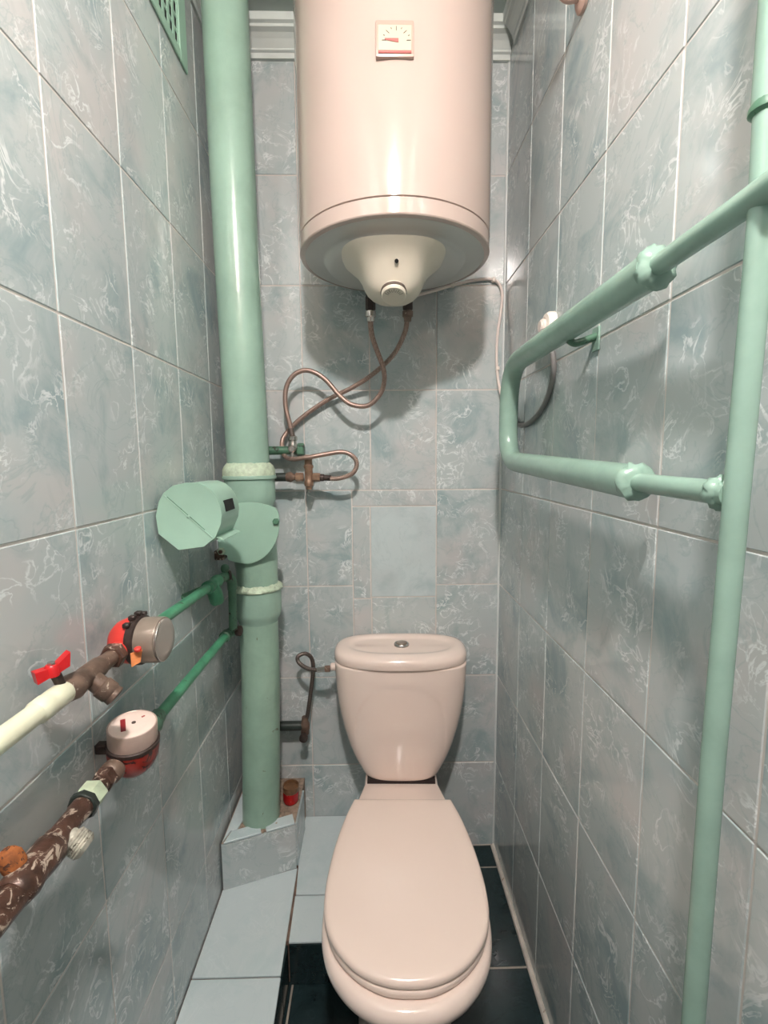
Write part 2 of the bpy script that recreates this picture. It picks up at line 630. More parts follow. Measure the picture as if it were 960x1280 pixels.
# ------------------------------------------------------------------ water heater
HX, HY, HR = 0.052, 1.213, 0.226
heater = thing('water_heater', (HX, HY, 1.64), 'tall white cylindrical water heater hung on the back wall above the toilet', 'water heater')
Z0 = 1.772
g = G().lathe([(HR - 0.0025, 1.8062), (HR, 1.8072), (HR, 2.38), (HR - 0.006, 2.41), (HR - 0.03, 2.435), (0.12, 2.445), (0.02, 2.447)], (HX, HY, 0), n=96)
obj('tank_shell', g, 'heater_enamel', heater, ang=60)
g = G().lathe([(0.165, 1.7705), (HR - 0.006, Z0 - 0.001), (HR - 0.002, Z0 + 0.0005), (HR - 0.0005, Z0 + 0.003), (HR - 0.0005, 1.8040), (HR - 0.003, 1.8050)], (HX, HY, 0), n=96)
obj('bottom_band', g, 'heater_enamel', heater, ang=28)
obj('seam', G().lathe([(HR - 0.004, 1.80), (HR - 0.004, 1.812)], (HX, HY, 0), n=96), 'gap_dark', heater)
g = G().lathe([(0.02, 1.742), (0.11, 1.744), (0.150, 1.750), (0.163, 1.757), (0.166, 1.764), (0.172, 1.769), (HR - 0.013, 1.7705), (HR - 0.013, 1.7735)], (HX, HY, 0), n=80)
obj('bottom_cap', g, 'heater_base', heater, ang=60)


def sring(cx, cy, hw, hd, z, n=48, e=2.6):
    out = []
    for i in range(n):
        t_ = 2 * PI * i / n
        c, s = math.cos(t_), math.sin(t_)
        out.append(Vector((cx + hw * math.copysign(abs(c) ** (2 / e), c), cy + hd * math.copysign(abs(s) ** (2 / e), s), z)))
    return out


CX = HX - 0.006
rs = []
for z, hw, y0, y1 in ((1.748, 0.116, 1.02, 1.24), (1.740, 0.112, 1.03, 1.24), (1.730, 0.099, 1.042, 1.235), (1.716, 0.083, 1.053, 1.225), (1.700, 0.073, 1.062, 1.215),
                      (1.685, 0.067, 1.070, 1.205), (1.672, 0.060, 1.077, 1.195), (1.662, 0.050, 1.083, 1.185), (1.655, 0.038, 1.090, 1.175), (1.652, 0.022, 1.10, 1.16)):
    rs.append(sring(CX, (y0 + y1) / 2, hw, (y1 - y0) / 2, z))
cover = obj('terminal_cover', G().rings(rs), 'heater_cover', heater, ang=60)
obj('screw_hole', G().cyl((CX + 0.004, 1.0565, 1.712), (CX + 0.004, 1.051, 1.709), 0.0042, 16), 'black', cover)
kx = Vector((0, -0.42, -0.91)).normalized()
kc = Vector((CX - 0.001, 1.092, 1.656))
knob = obj('thermostat_knob', G().lathe([(0.0275, -0.012), (0.0275, 0.004), (0.0255, 0.0065), (0.018, 0.0068)], kc, kx, 40), 'heater_cover', heater)
obj('knob_collar', G().lathe([(0.029, -0.008), (0.029, -0.002), (0.0268, -0.0017)], kc, kx, 40), 'gauge_ink', knob)
q = Vector((0, 0, 1)).rotation_difference(kx)
g = G()
for k in range(9):
    an = PI * (0.15 + 0.7 * k / 8) + 0.0
    rdir = q @ Vector((math.cos(an), math.sin(an), 0))
    p0 = kc + kx * 0.0069 + rdir * 0.013
    g.tube([p0, p0 + rdir * (0.006 if k % 2 else 0.009)], 0.0005, 5)
obj('knob_marks', g, 'gauge_ink', knob)
# temperature gauge on the shell
gx, gz = HX - 0.007, 2.077
gy = HY - math.sqrt(HR ** 2 - (gx - HX) ** 2)
gauge = obj('temperature_gauge', G().box(gx - 0.036, gx + 0.036, gy - 0.006, gy + 0.004, gz - 0.031, gz + 0.031, 0.003, 2), 'gauge_frame', heater)
obj('gauge_face', G().box(gx - 0.0315, gx + 0.0315, gy - 0.0068, gy - 0.005, gz - 0.021, gz + 0.0225, 0.0006), 'gauge_face', gauge)
g = G()
pc = Vector((gx + 0.003, gy - 0.0072, gz - 0.004))
for k in range(9):
    an = PI * (1 - k / 8)
    dv = Vector((math.cos(an), 0, math.sin(an)))
    r0, r1 = (0.0175, 0.0245) if k % 2 == 0 else (0.0215, 0.0240)
    dv2 = Vector((dv.x * 1.1, 0, dv.z * 0.95))
    g.tube([pc + dv2 * r0, pc + dv2 * r1], 0.00055, 6)
obj('gauge_marks', g, 'gauge_ink', gauge)
dv = Vector((-0.996, 0, 0.05))
g = G().prism([pc + Vector((0.004, -0.0006, 0.003)), pc + Vector((0.004, -0.0006, -0.004)), pc + Vector((-0.022, -0.0006, 0.0005)), pc + Vector((-0.022, -0.0006, 0.003))], (0, 0.0006, 0))
obj('gauge_needle', g, 'gauge_red', gauge, False)
obj('gauge_band', G().box(gx - 0.031, gx + 0.031, gy - 0.0076, gy - 0.005, gz - 0.026, gz - 0.0215, 0.0005), 'gauge_red', gauge)
g = G()
for sx in (-0.1, 0.1):
    g.box(HX + sx - 0.02, HX + sx + 0.02, 1.39, YB - 0.0008, 2.25, 2.29, 0.003)
g.box(HX - 0.13, HX + 0.13, 1.436, YB - 0.0006, 2.24, 2.30, 0.003)
obj('wall_bracket', g, 'heater_base', heater)
# pipe stubs with fittings below the heater
for xs, nm, m1 in ((-0.007, 'inlet_stub', 'dark_metal'), (0.086, 'outlet_stub', 'rusty_steel')):
    st = obj(nm, G().cyl((xs, 1.232, 1.75), (xs, 1.236, 1.69), 0.0115, 24), 'rubber' if xs < 0 else m1, heater)
    obj('adapter', G().lathe([(0.0125, 0), (0.0125, 0.030), (0.011, 0.032), (0.011, 0.036)], (xs, 1.2355, 1.697), (0, 0.05, -1), 6 if xs < 0 else 24), 'dark_metal', st)
    obj('union_nut', G().lathe([(0.011, 0), (0.0135, 0.002), (0.0135, 0.014), (0.010, 0.017), (0.009, 0.026)], (xs, 1.237, 1.664), (0, 0.05, -1), 20), 'chrome' if xs < 0 else 'dirty_steel', st)

# ------------------------------------------------------------------ braided hoses
H1 = [(-0.007, 1.238, 1.655), (-0.008, 1.24, 1.643), (-0.004, 1.26, 1.609), (0.01, 1.29, 1.575), (0.025, 1.32, 1.54), (0.028, 1.345, 1.508), (0.016, 1.36, 1.475),
      (-0.018, 1.37, 1.446), (-0.063, 1.375, 1.449), (-0.097, 1.38, 1.474), (-0.142, 1.385, 1.524), (-0.187, 1.385, 1.546), (-0.225, 1.385, 1.535),
      (-0.249, 1.385, 1.5), (-0.253, 1.385, 1.448), (-0.241, 1.385, 1.39), (-0.2365, 1.384, 1.366)]
H2 = [(0.086, 1.238, 1.655), (0.085, 1.242, 1.643), (0.079, 1.268, 1.615), (0.053, 1.322, 1.575), (0.001, 1.385, 1.538), (-0.064, 1.42, 1.503), (-0.136, 1.434, 1.471),
      (-0.203, 1.436, 1.428), (-0.246, 1.436, 1.391), (-0.271, 1.428, 1.358), (-0.272, 1.414, 1.328), (-0.258, 1.392, 1.303), (-0.232, 1.37, 1.2965),
      (-0.205, 1.363, 1.300), (-0.178, 1.360, 1.303), (-0.146, 1.365, 1.309), (-0.092, 1.37, 1.316), (-0.061, 1.37, 1.302), (-0.052, 1.37, 1.279), (-0.066, 1.37, 1.254),
      (-0.108, 1.375, 1.24), (-0.148, 1.383, 1.2425)]
h1 = thing('braided_hose', (-0.1, 1.37, 1.36), 'brown braided hose from the heater inlet, looping twice down to the green-pipe tap', 'hose', 'hoses under the heater')
obj('hose', G().tube(spline(H1, 8), 0.0068, 12), 'braid', h1)
obj('ferrule', G().cyl((-0.007, 1.238, 1.66), (-0.008, 1.2405, 1.638), 0.0082, 16, bev=0.001), 'chrome', h1)
obj('ferrule', G().cyl((-0.240, 1.385, 1.384), (-0.236, 1.384, 1.362), 0.0080, 16, bev=0.001), 'braid_dark', h1)
h2 = thing('braided_hose', (-0.1, 1.39, 1.24), 'brown braided hose from the heater outlet, crossing behind and curling round to the brass valve', 'hose', 'hoses under the heater')
obj('hose', G().tube(spline(H2, 8), 0.0066, 12), 'braid', h2)
obj('ferrule', G().cyl((0.086, 1.238, 1.66), (0.085, 1.2415, 1.638), 0.0082, 16, bev=0.001), 'dirty_steel', h2)
obj('ferrule', G().cyl((-0.128, 1.379, 1.2415), (-0.150, 1.383, 1.2425), 0.0084, 16, bev=0.001), 'dark_metal', h2)

# tap on the green stub behind the soil pipe
tap = thing('shut_off_tap', (-0.235, 1.40, 1.322), 'small chrome tap on a dark green stub beside the soil pipe, below the hose end', 'tap')
obj('stub_pipe', G().cyl((-0.345, 1.402, 1.322), (-0.224, 1.402, 1.322), 0.0125, 20), 'green_dark', tap)
obj('flange_nut', G().cyl((-0.226, 1.402, 1.322), (-0.205, 1.402, 1.322), 0.021, 6, bev=0.003), 'green_dark', tap)
obj('tap_body', G().lathe([(0.009, 0), (0.013, 0.004), (0.015, 0.012), (0.012, 0.020), (0.012, 0.028), (0.014, 0.030), (0.014, 0.040), (0.009, 0.043)], (-0.236, 1.385, 1.321), (0, 0, 1), 20), 'chrome', tap)
obj('tap_nose', G().cyl((-0.236, 1.398, 1.325), (-0.236, 1.365, 1.325), 0.0105, 20, bev=0.003), 'chrome', tap)
obj('tap_lever', G().box(-0.2405, -0.2315, 1.371, 1.3795, 1.293, 1.322, 0.002), 'chrome', tap)

# brass valve with safety body
bv = thing('brass_safety_valve', (-0.192, 1.385, 1.208), 'brass cross-shaped safety valve on a black stub at the end of the hose loop', 'valve')
obj('stub_pipe', G().cyl((-0.345, 1.386, 1.245), (-0.252, 1.386, 1.245), 0.0125, 20), 'black_pipe', bv)
obj('coupling', G().lathe([(0.0095, 0), (0.0135, 0.008), (0.0155, 0.018), (0.010, 0.026), (0.008, 0.034)], (-0.262, 1.385, 1.245), (1, 0, 0), 18), 'dirty_steel', bv)
obj('hex_nut', G().cyl((-0.231, 1.385, 1.245), (-0.207, 1.385, 1.245), 0.0125, 6, bev=0.002), 'brass', bv)
obj('valve_body', G().lathe([(0.008, 0.0), (0.009, 0.008), (0.0125, 0.010), (0.0135, 0.014), (0.0135, 0.022), (0.0115, 0.026), (0.0115, 0.060), (0.0140, 0.063),
                            (0.0140, 0.069), (0.0112, 0.072), (0.0112, 0.098), (0.0098, 0.1)], (-0.192, 1.385, 1.209), (0, 0, 1), 24), 'brass', bv)
obj('hex_nut', G().cyl((-0.181, 1.385, 1.244), (-0.158, 1.384, 1.2435), 0.0125, 6, bev=0.002), 'brass', bv)
obj('hose_nut', G().cyl((-0.160, 1.384, 1.2435), (-0.147, 1.3835, 1.2425), 0.0105, 16, bev=0.002), 'dark_metal', bv)
obj('drain_spout', G().cyl((-0.192, 1.385, 1.212), (-0.192, 1.385, 1.200), 0.0058, 14), 'chrome', bv)

# ------------------------------------------------------------------ power cable and socket
CAB = [(0.076, 1.20, 1.70), (0.092, 1.28, 1.715), (0.12, 1.34, 1.735), (0.18, 1.42, 1.774), (0.23, 1.4475, 1.796), (0.289, 1.4485, 1.81), (0.342, 1.4485, 1.814), (0.366, 1.4475, 1.803),
       (0.3775, 1.4475, 1.774), (0.3745, 1.4475, 1.722), (0.366, 1.4475, 1.654), (0.365, 1.4475, 1.585), (0.371, 1.445, 1.52), (0.378, 1.42, 1.468), (0.3805, 1.36, 1.42), (0.3805, 1.325, 1.402)]
cab = thing('power_cable', (0.2, 1.4475, 1.40), 'thin white power cable from the heater, clipped down the right-hand back corner', 'cable')
obj('cord', G().tube(spline(CAB, 8), 0.0042, 10), 'white_cable', cab)
for p in ((0.232, 1.4515, 1.797), (0.352, 1.4515, 1.812), (0.3685, 1.4515, 1.56)):
    obj('cable_clip', G().box(p[0] - 0.005, p[0] + 0.005, p[1] - 0.010, p[1] + 0.0045, p[2] - 0.006, p[2] + 0.006, 0.002), 'white_plastic', cab)
sock = thing('wall_socket', (XR, 1.045, 1.56), 'round white socket with a plug on the right wall behind the towel rail', 'socket')
obj('socket_base', G().lathe([(0.030, 0.0008), (0.030, 0.012), (0.026, 0.018), (0.017, 0.020), (0.015, 0.016)], (XR, 1.058, 1.578), (-1, 0, 0), 40), 'white_plastic', sock)
obj('plug', G().lathe([(0.0150, 0.017), (0.0150, 0.026), (0.011, 0.030), (0.007, 0.030)], (XR, 1.058, 1.578), (-1, 0, 0), 30), 'white_cable', sock)
obj('plug_lead', G().tube(spline([(0.364, 1.054, 1.572), (0.368, 1.04, 1.555), (0.374, 1.022, 1.52), (0.3785, 1.022, 1.475), (0.380, 1.055, 1.428), (0.380, 1.11, 1.398), (0.380, 1.18, 1.381), (0.380, 1.25, 1.380), (0.380, 1.32, 1.40)], 8), 0.0060, 12), 'shaded_lead', sock)  # cord thickened and greyed to take in the shade below the socket

# ------------------------------------------------------------------ soil pipe
PX, PY = -0.337, 1.29


def pshift(z):
    pts = [(0.25, -0.343), (0.68, -0.329), (1.0, -0.328), (1.15, -0.335), (1.33, -0.341), (1.85, -0.349), (2.47, -0.353)]
    if z <= pts[0][0]:
        return Vector((pts[0][1], 0, 0))
    for (za, xa), (zb, xb) in zip(pts[:-1], pts[1:]):
        if z <= zb:
            return Vector((xa + (xb - xa) * (z - za) / (zb - za), 0, 0))
    return Vector((pts[-1][1], 0, 0))


soil = thing('soil_pipe', (PX, PY, BZ), 'thick mint-green cast-iron soil pipe running from floor box to ceiling', 'pipe')
g = G().lathe([(0.053, 0.25)] + [(0.053, 0.25 + 0.6 * k / 8) for k in range(1, 9)] + [(0.054, 0.862)], (0, PY, 0), n=48, shift=pshift)
obj('lower_pipe', g, 'mint_worn', soil, ang=60)
g = G().lathe([(0.053, 0.850), (0.055, 0.858), (0.061, 0.868), (0.0635, 0.880), (0.064, 0.93), (0.064, 0.944)], (0, PY, 0), n=48, shift=pshift)
hub2 = obj('lower_hub', g, 'mint_paint', soil, ang=60)


def putty(z0, z1, r0, r1, amp, n=72):
    rr = []
    prof_ = [(r0, z0), (r1, z0 + 0.15 * (z1 - z0)), (r1 - 0.001, z0 + 0.45 * (z1 - z0)), (r0 - 0.005, z0 + 0.75 * (z1 - z0)), (0.0555, z1)]
    for k, (r_, z_) in enumerate(prof_):
        ring = []
        for i in range(n):
            j = amp * (math.sin(i * 1.9 + k) * 0.5 + math.sin(i * 0.77 + 2 * k) * 0.6 + random.uniform(-0.6, 0.6))
            an = 2 * PI * i / n
            c = pshift(z_)
            ring.append(Vector((c.x + (r_ + j) * math.cos(an), PY + (r_ + j) * math.sin(an), z_ + 0.6 * j)))
        rr.append(ring)
    return G().rings(rr)


obj('joint_putty', putty(0.941, 0.960, 0.064, 0.0685, 0.0017), 'hub_putty', hub2, ang=70)
g = G().lathe([(0.056, 0.93), (0.056, 1.0), (0.058, 1.02), (0.058, 1.18)], (0, PY, 0), n=48, shift=pshift)
obj('cleanout_body', g, 'mint_worn', soil, ang=60)
g = G().lathe([(0.057, 1.165), (0.060, 1.176), (0.0645, 1.186), (0.066, 1.20), (0.066, 1.244), (0.066, 1.246)], (0, PY, 0), n=48, shift=pshift)
hub1 = obj('upper_hub', g, 'mint_paint', soil, ang=60)
obj('hub_lip', G().lathe([(0.066, 1.2435), (0.0705, 1.2455), (0.0715, 1.2500), (0.0700, 1.2545), (0.060, 1.256)], (0, PY, 0), n=48, shift=pshift), 'mint_paint', hub1)
obj('joint_putty', putty(1.2535, 1.288, 0.0690, 0.0690, 0.0009), 'hub_putty', hub1, ang=70)
g = G().lathe([(0.0555, 1.24 + (2.4695 - 1.24) * k / 14) for k in range(15)], (0, PY, 0), n=48, shift=pshift)
obj('upper_pipe', g, 'mint_paint', soil, ang=60)
# clean-out cover plate
cv = [(-0.389, 1.176), (-0.347, 1.186), (-0.305, 1.1865), (-0.268, 1.177), (-0.254, 1.168), (-0.249, 1.150), (-0.2495, 1.118), (-0.258, 1.088), (-0.275, 1.060), (-0.300, 1.038),
      (-0.330, 1.0275), (-0.362, 1.031), (-0.383, 1.038), (-0.386, 1.050), (-0.402, 1.056), (-0.408, 1.09), (-0.407, 1.14)]
pts = spline([(x, 1.2265, z) for x, z in cv], 3, True)
plate = obj('cleanout_cover', G().prism(pts, (0, -0.006, 0)), 'mint_sheet', soil, False)
obj('cover_neck', G().cyl((-0.330, 1.29, 1.105), (-0.330, 1.2255, 1.105), 0.050, 40), 'mint_worn', soil)
bolt = obj('bolt', G().cyl((-0.256, 1.245, 1.138), (-0.256, 1.215, 1.138), 0.0045, 12), 'green_dark', plate)
obj('nut', G().cyl((-0.256, 1.2205, 1.138), (-0.256, 1.2125, 1.138), 0.0085, 6, bev=0.001), 'green_dark', plate)
obj('bolt', G().cyl((-0.3985, 1.25, 1.062), (-0.3985, 1.205, 1.062), 0.005, 12), 'rusty_steel', plate)
obj('nut', G().cyl((-0.3985, 1.219, 1.062), (-0.3985, 1.210, 1.062), 0.010, 6, bev=0.001), 'hub_putty', plate)
obj('lug', G().box(-0.421, -0.395, 1.222, 1.252, 1.036, 1.062, 0.003), 'rusty_steel', soil)

# red can behind the pipe
c0 = Vector((-0.267, 1.347, BZ - 0.0055))
can = thing('drink_can', c0, 'small red can with brown top behind the foot of the soil pipe', 'can')
ax = Vector((0.04, -0.04, 1)).normalized()
obj('can_body', G().lathe([(0.017, 0.0), (0.022, 0.005), (0.0235, 0.012), (0.0238, 0.040)], c0, ax, 28), 'can_red', can)
obj('can_top', G().lathe([(0.0238, 0.0), (0.0245, 0.008), (0.0240, 0.018), (0.0220, 0.018), (0.020, 0.010)], c0 + ax * 0.040, ax, 28), 'can_brown', can)
g = G()
for k in range(26):
    an = -2.6 + 4.2 * k / 25
    rr_ = 0.056 + random.uniform(0, 0.012)
    p = Vector((-0.343 + rr_ * math.cos(an), PY + rr_ * math.sin(an), BZ - 0.007))
    w_ = random.uniform(0.004, 0.009)
    g.lathe([(w_, 0), (w_ * 0.9, w_ * 0.5), (w_ * 0.4, w_ * 0.8)], p, (random.uniform(-.3, .3), random.uniform(-.3, .3), 1), 7)
obj('mortar_crumbs', g, 'mortar', pbox)

# ------------------------------------------------------------------ toilet paper holder
holder = thing('paper_holder', (XL, 0.99, 1.12), 'mint-green sheet-metal toilet paper holder with black slot on the left wall', 'paper holder')
HP = [(-0.392, 1.247), (-0.368, 1.252), (-0.345, 1.252), (-0.330, 1.246), (-0.318, 1.236), (-0.309, 1.223), (-0.304, 1.208), (-0.3015, 1.191), (-0.304, 1.172), (-0.316, 1.146), (-0.339, 1.128),
      (-0.388, 1.122), (-0.425, 1.154), (-0.428, 1.189), (-0.421, 1.216), (-0.411, 1.233)]
core = G().rings([[Vector((x, y, z)) for x, z in HP] for y in (0.934, 1.052)])
shell = obj('shell', core, 'mint_sheet', holder, ang=30)
cxh, czh = -0.364, 1.19
rim = [[Vector((cxh + (x - cxh) * s, y, czh + (z - czh) * s)) for x, z in HP] for s, y in ((1.0, 0.9355), (1.018, 0.9345), (1.022, 0.931), (1.01, 0.929), (0.985, 0.9295))]
obj('end_plate', G().rings(rim), 'mint_sheet', holder, ang=50)
# fold across the end plate
g = G().tube([(-0.4105, 0.9298, 1.2285), (-0.321, 0.9298, 1.1445)], 0.0016, 8)
obj('fold', g, 'mint_sheet', holder)
g = G().tube([(-0.405, 0.9292, 1.2265), (-0.335, 0.9292, 1.1605)], 0.0008, 6)
obj('fold_gap', g, 'green_dark', holder)
obj('fold_rivet', G().lathe([(0.0035, 0), (0.0028, 0.0012), (0.0012, 0.0018)], (-0.366, 0.929, 1.187), (0, -1, 0), 12), 'mint_sheet', holder)
obj('slot', G().prism([(-0.3068, 0.958, 1.2155), (-0.3024, 0.958, 1.193), (-0.3004, 0.958, 1.193), (-0.3046, 0.958, 1.2155)], (0, 0.060, 0)), 'black', holder, False)
lip = [(-0.3195, 0.934, 1.146), (-0.3195, 1.049, 1.146), (-0.300, 1.049, 1.138), (-0.300, 0.934, 1.138)]
obj('tear_lip', G().prism(lip, (0, 0, 0.0016)), 'mint_sheet', holder, False)

# ------------------------------------------------------------------ water pipes with meters
PXW = -0.375
up = thing('water_pipe', (PXW, 0.8, 0.99), 'upper water pipe on the left wall, cream then dark then green, with red valve handle', 'pipe', 'water supply pipes')
obj('cream_pipe', G().tube([(PXW, y, 1.023) for y in (-0.29, 0.1, 0.3, 0.5, 0.548)], 0.0125, 24), 'cream_pipe', up)
obj('cream_coupling', G().lathe([(0.0125, 0), (0.0145, 0.003), (0.0148, 0.018), (0.0135, 0.022), (0.0145, 0.026), (0.0145, 0.05), (0.0125, 0.054)], (PXW, 0.492, 1.023), (0, 1, 0), 24), 'cream_pipe', up)
val = obj('ball_valve', G().lathe([(0.0125, 0), (0.0140, 0.003), (0.0155, 0.010), (0.0175, 0.018), (0.0155, 0.030), (0.014, 0.034), (0.014, 0.042), (0.012, 0.044)], (PXW, 0.541, 1.022), (0, 1, 0), 24), 'dirty_steel', up)
obj('stem', G().cyl((PXW, 0.541, 1.03), (PXW - 0.004, 0.535, 1.052), 0.006, 14), 'dark_metal', val)
hd = Vector((PXW - 0.005, 0.532, 1.055))
hv = Vector((0.55, 0.75, 0.12)).normalized()
sv = Vector((-0.75, 0.55, 0)).normalized()
for s in (-1, 1):
    poly = [hd + hv * s * 0.003 - sv * 0.006 + Vector((0, 0, -0.004)), hd + hv * s * 0.0175 - sv * 0.007 + Vector((0, 0, -0.003 + s * 0.003)),
            hd + hv * s * 0.0195 - sv * 0.006 + Vector((0, 0, 0.013 + s * 0.004)), hd + hv * s * 0.003 - sv * 0.006 + Vector((0, 0, 0.007))]
    obj('handle_wing', G().prism(poly, sv * 0.012), 'valve_red', val, False)
obj('handle_hub', G().lathe([(0.0085, -0.005), (0.0085, 0.006), (0.006, 0.009)], hd, (0, 0, 1), 20), 'valve_red', val)
obj('handle_screw', G().cyl(hd + Vector((0, 0, 0.008)), hd + Vector((0, 0, 0.012)), 0.0045, 6), 'chrome', val)
obj('strainer', G().lathe([(0.0125, 0), (0.0145, 0.004), (0.0145, 0.036), (0.0125, 0.042), (0.0125, 0.05)], (PXW, 0.580, 1.022), (0, 1, 0), 24), 'dirty_steel', up)
sd = Vector((0.62, 0.10, -0.62)).normalized()
obj('strainer_leg', G().lathe([(0.012, 0), (0.0125, 0.022), (0.0145, 0.024), (0.0145, 0.038), (0.013, 0.040), (0.0135, 0.046), (0.010, 0.048)], Vector((PXW, 0.590, 1.022)), sd, 22), 'dirty_steel', up)
obj('nipple', G().cyl((PXW, 0.626, 1.022), (PXW, 0.655, 1.022), 0.0115, 20), 'dirty_steel', up)
obj('union_nut', G().cyl((PXW, 0.648, 1.022), (PXW, 0.664, 1.022), 0.0185, 6, bev=0.002), 'rusty_steel', up)
obj('outlet_nut', G().cyl((PXW, 0.752, 1.022), (PXW, 0.772, 1.021), 0.0165, 6, bev=0.002), 'green_dark', up)
obj('green_pipe', G().tube([(PXW, 0.765, 1.021), (PXW, 0.85, 1.020), (PXW, 1.06, 1.014)], 0.0105, 20), 'green_pipe', up)
tee = obj('tee_fitting', G().lathe([(0.0105, 0), (0.0150, 0.004), (0.0155, 0.018), (0.0135, 0.022), (0.0135, 0.055), (0.0155, 0.060), (0.0155, 0.075), (0.0125, 0.078)], (PXW, 1.045, 1.0145), (0, 1, -0.02), 22), 'green_pipe', up)
obj('tee_branch', G().lathe([(0.0135, 0), (0.0140, 0.010), (0.0165, 0.014), (0.0175, 0.030), (0.0165, 0.044), (0.0125, 0.050)], (PXW, 1.083, 1.014), (0.22, 0.05, -1), 22), 'green_pipe', tee)
obj('tee_stub', G().tube([(PXW - 0.008, 1.075, 1.012), (PXW - 0.030, 1.045, 1.006), (PXW - 0.046, 1.01, 1.003)], [0.006, 0.007, 0.0065], 10), 'green_dark', tee)  # short dark green stub bent off the tee
ye = 1.165
obj('swan_neck', G().tube(fillet([(PXW, 1.118, 1.0135), (PXW + 0.004, ye, 1.0125), (-0.357, ye + 0.012, 1.0115), (-0.357, ye + 0.012, 0.975)], [0.006, 0.022], 8), 0.0125, 18), 'green_dark', up)
obj('collar', G().cyl((-0.3665, ye + 0.004, 1.013), (-0.3625, ye + 0.008, 1.0125), 0.015, 18), 'dark_metal', up)
obj('bleed_knob', G().lathe([(0.006, 0), (0.0095, 0.004), (0.011, 0.012), (0.0085, 0.019), (0.004, 0.022)], (-0.371, ye + 0.002, 1.022), (0.1, -0.1, 1), 18), 'green_dark', up)
obj('drop_pipe', G().cyl((-0.357, ye + 0.012, 0.985), (-0.359, ye + 0.010, 0.868), 0.0105, 18), 'green_dark', up)

lo = thing('water_pipe', (PXW, 0.8, 0.83), 'lower water pipe on the left wall, rusty near end and green far end', 'pipe', 'water supply pipes')
LZP = 0.857
obj('rusty_pipe', G().tube([(PXW + 0.004, y, LZP - 0.003) for y in (0.10, 0.3, 0.44)], 0.0165, 22), 'rusty_steel', lo)
obj('rusty_valve', G().lathe([(0.0165, 0), (0.019, 0.004), (0.021, 0.018), (0.0185, 0.03), (0.0195, 0.045), (0.0195, 0.062), (0.0165, 0.068)], (PXW + 0.003, 0.430, LZP - 0.002), (0, 1, 0), 20), 'rusty_steel', lo)
obj('rusted_stem', G().lathe([(0.009, 0), (0.012, 0.008), (0.012, 0.020), (0.009, 0.026), (0.005, 0.03)], (PXW - 0.004, 0.452, LZP + 0.008), (-0.3, -0.15, 1), 14), 'rust_orange', lo)
obj('strainer', G().lathe([(0.0145, 0), (0.0150, 0.01), (0.0135, 0.016), (0.0135, 0.048), (0.0145, 0.052), (0.0145, 0.066), (0.0125, 0.07)], (PXW + 0.001, 0.494, LZP - 0.001), (0, 1, 0.02), 22), 'rusty_steel', lo)
leg = Vector((0.72, 0.02, -0.55)).normalized()
obj('strainer_cap', G().lathe([(0.011, 0), (0.0115, 0.014)] + [(0.0150 + 0.0010 * (k % 2), 0.016 + 0.0016 * k) for k in range(11)] + [(0.011, 0.036)], Vector((PXW + 0.001, 0.515, LZP - 0.001)), leg, 24), 'thread_white', lo)
obj('lock_nut', G().cyl((PXW, 0.556, LZP), (PXW, 0.566, LZP), 0.0195, 8, bev=0.0015), 'black_pipe', lo)
obj('pale_nut', G().cyl((PXW, 0.566, LZP + 0.0005), (PXW, 0.588, LZP + 0.001), 0.0185, 6, bev=0.002), 'pale_nut', lo)
obj('nipple', G().cyl((PXW, 0.583, LZP), (PXW, 0.625, LZP + 0.002), 0.0125, 20), 'rusty_steel', lo)
obj('union_nut', G().cyl((PXW, 0.602, LZP), (PXW, 0.620, LZP + 0.001), 0.0165, 6, bev=0.002), 'rusty_steel', lo)
obj('outlet_nut', G().lathe([(0.013, 0), (0.0195, 0.003), (0.0195, 0.02), (0.015, 0.026), (0.014, 0.045), (0.0105, 0.05)], (PXW, 0.735, LZP), (0, 1, 0), 12), 'green_dark', lo)
obj('green_pipe', G().tube([(PXW, 0.775, LZP - 0.001), (PXW, 0.95, LZP), (PXW, 1.165, LZP)], 0.0105, 20), 'green_pipe', lo)
obj('elbow', G().lathe([(0.0105, 0), (0.0145, 0.003), (0.0145, 0.02), (0.0125, 0.024)], (PXW, 1.150, LZP), (0, 1, 0), 20), 'green_dark', lo)
obj('elbow_bend', G().tube(fillet([(PXW, 1.165, LZP), (PXW + 0.006, 1.192, LZP), (-0.353, 1.19, LZP + 0.004)], [0.012], 8), 0.0130, 18), 'green_dark', lo)
obj('elbow_cap', G().lathe([(0.011, 0), (0.0135, 0.003), (0.0135, 0.012), (0.009, 0.015)], (-0.3555, 1.190, LZP + 0.002), (1, -0.2, 0.1), 18), 'dark_metal', lo)

# upper meter: red body, grey dial drum facing into the room
m1 = thing('water_meter', (PXW, 0.71, 0.985), 'upper water meter with bright red back and grey drum facing the room', 'water meter', 'water meters')
mc = Vector((PXW + 0.002, 0.706, 1.026))
obj('meter_body', G().lathe([(0.012, -0.030), (0.022, -0.027), (0.031, -0.018), (0.0355, -0.006), (0.0365, 0.004), (0.0365, 0.010)], mc, (1, -0.05, 0.03), 40), 'meter_red', m1)
obj('inlet_port', G().cyl((PXW, 0.660, 1.022), (PXW, 0.690, 1.024), 0.0145, 20), 'meter_red', m1)
obj('outlet_port', G().cyl((PXW, 0.720, 1.024), (PXW, 0.756, 1.022), 0.0145, 20), 'dirty_steel', m1)
am = Vector((1, -0.05, 0.03)).normalized()
obj('clamp_ring', G().lathe([(0.036, 0.006), (0.0385, 0.008), (0.0385, 0.018), (0.036, 0.020)], mc, am, 40), 'dark_metal', m1)
g = G()
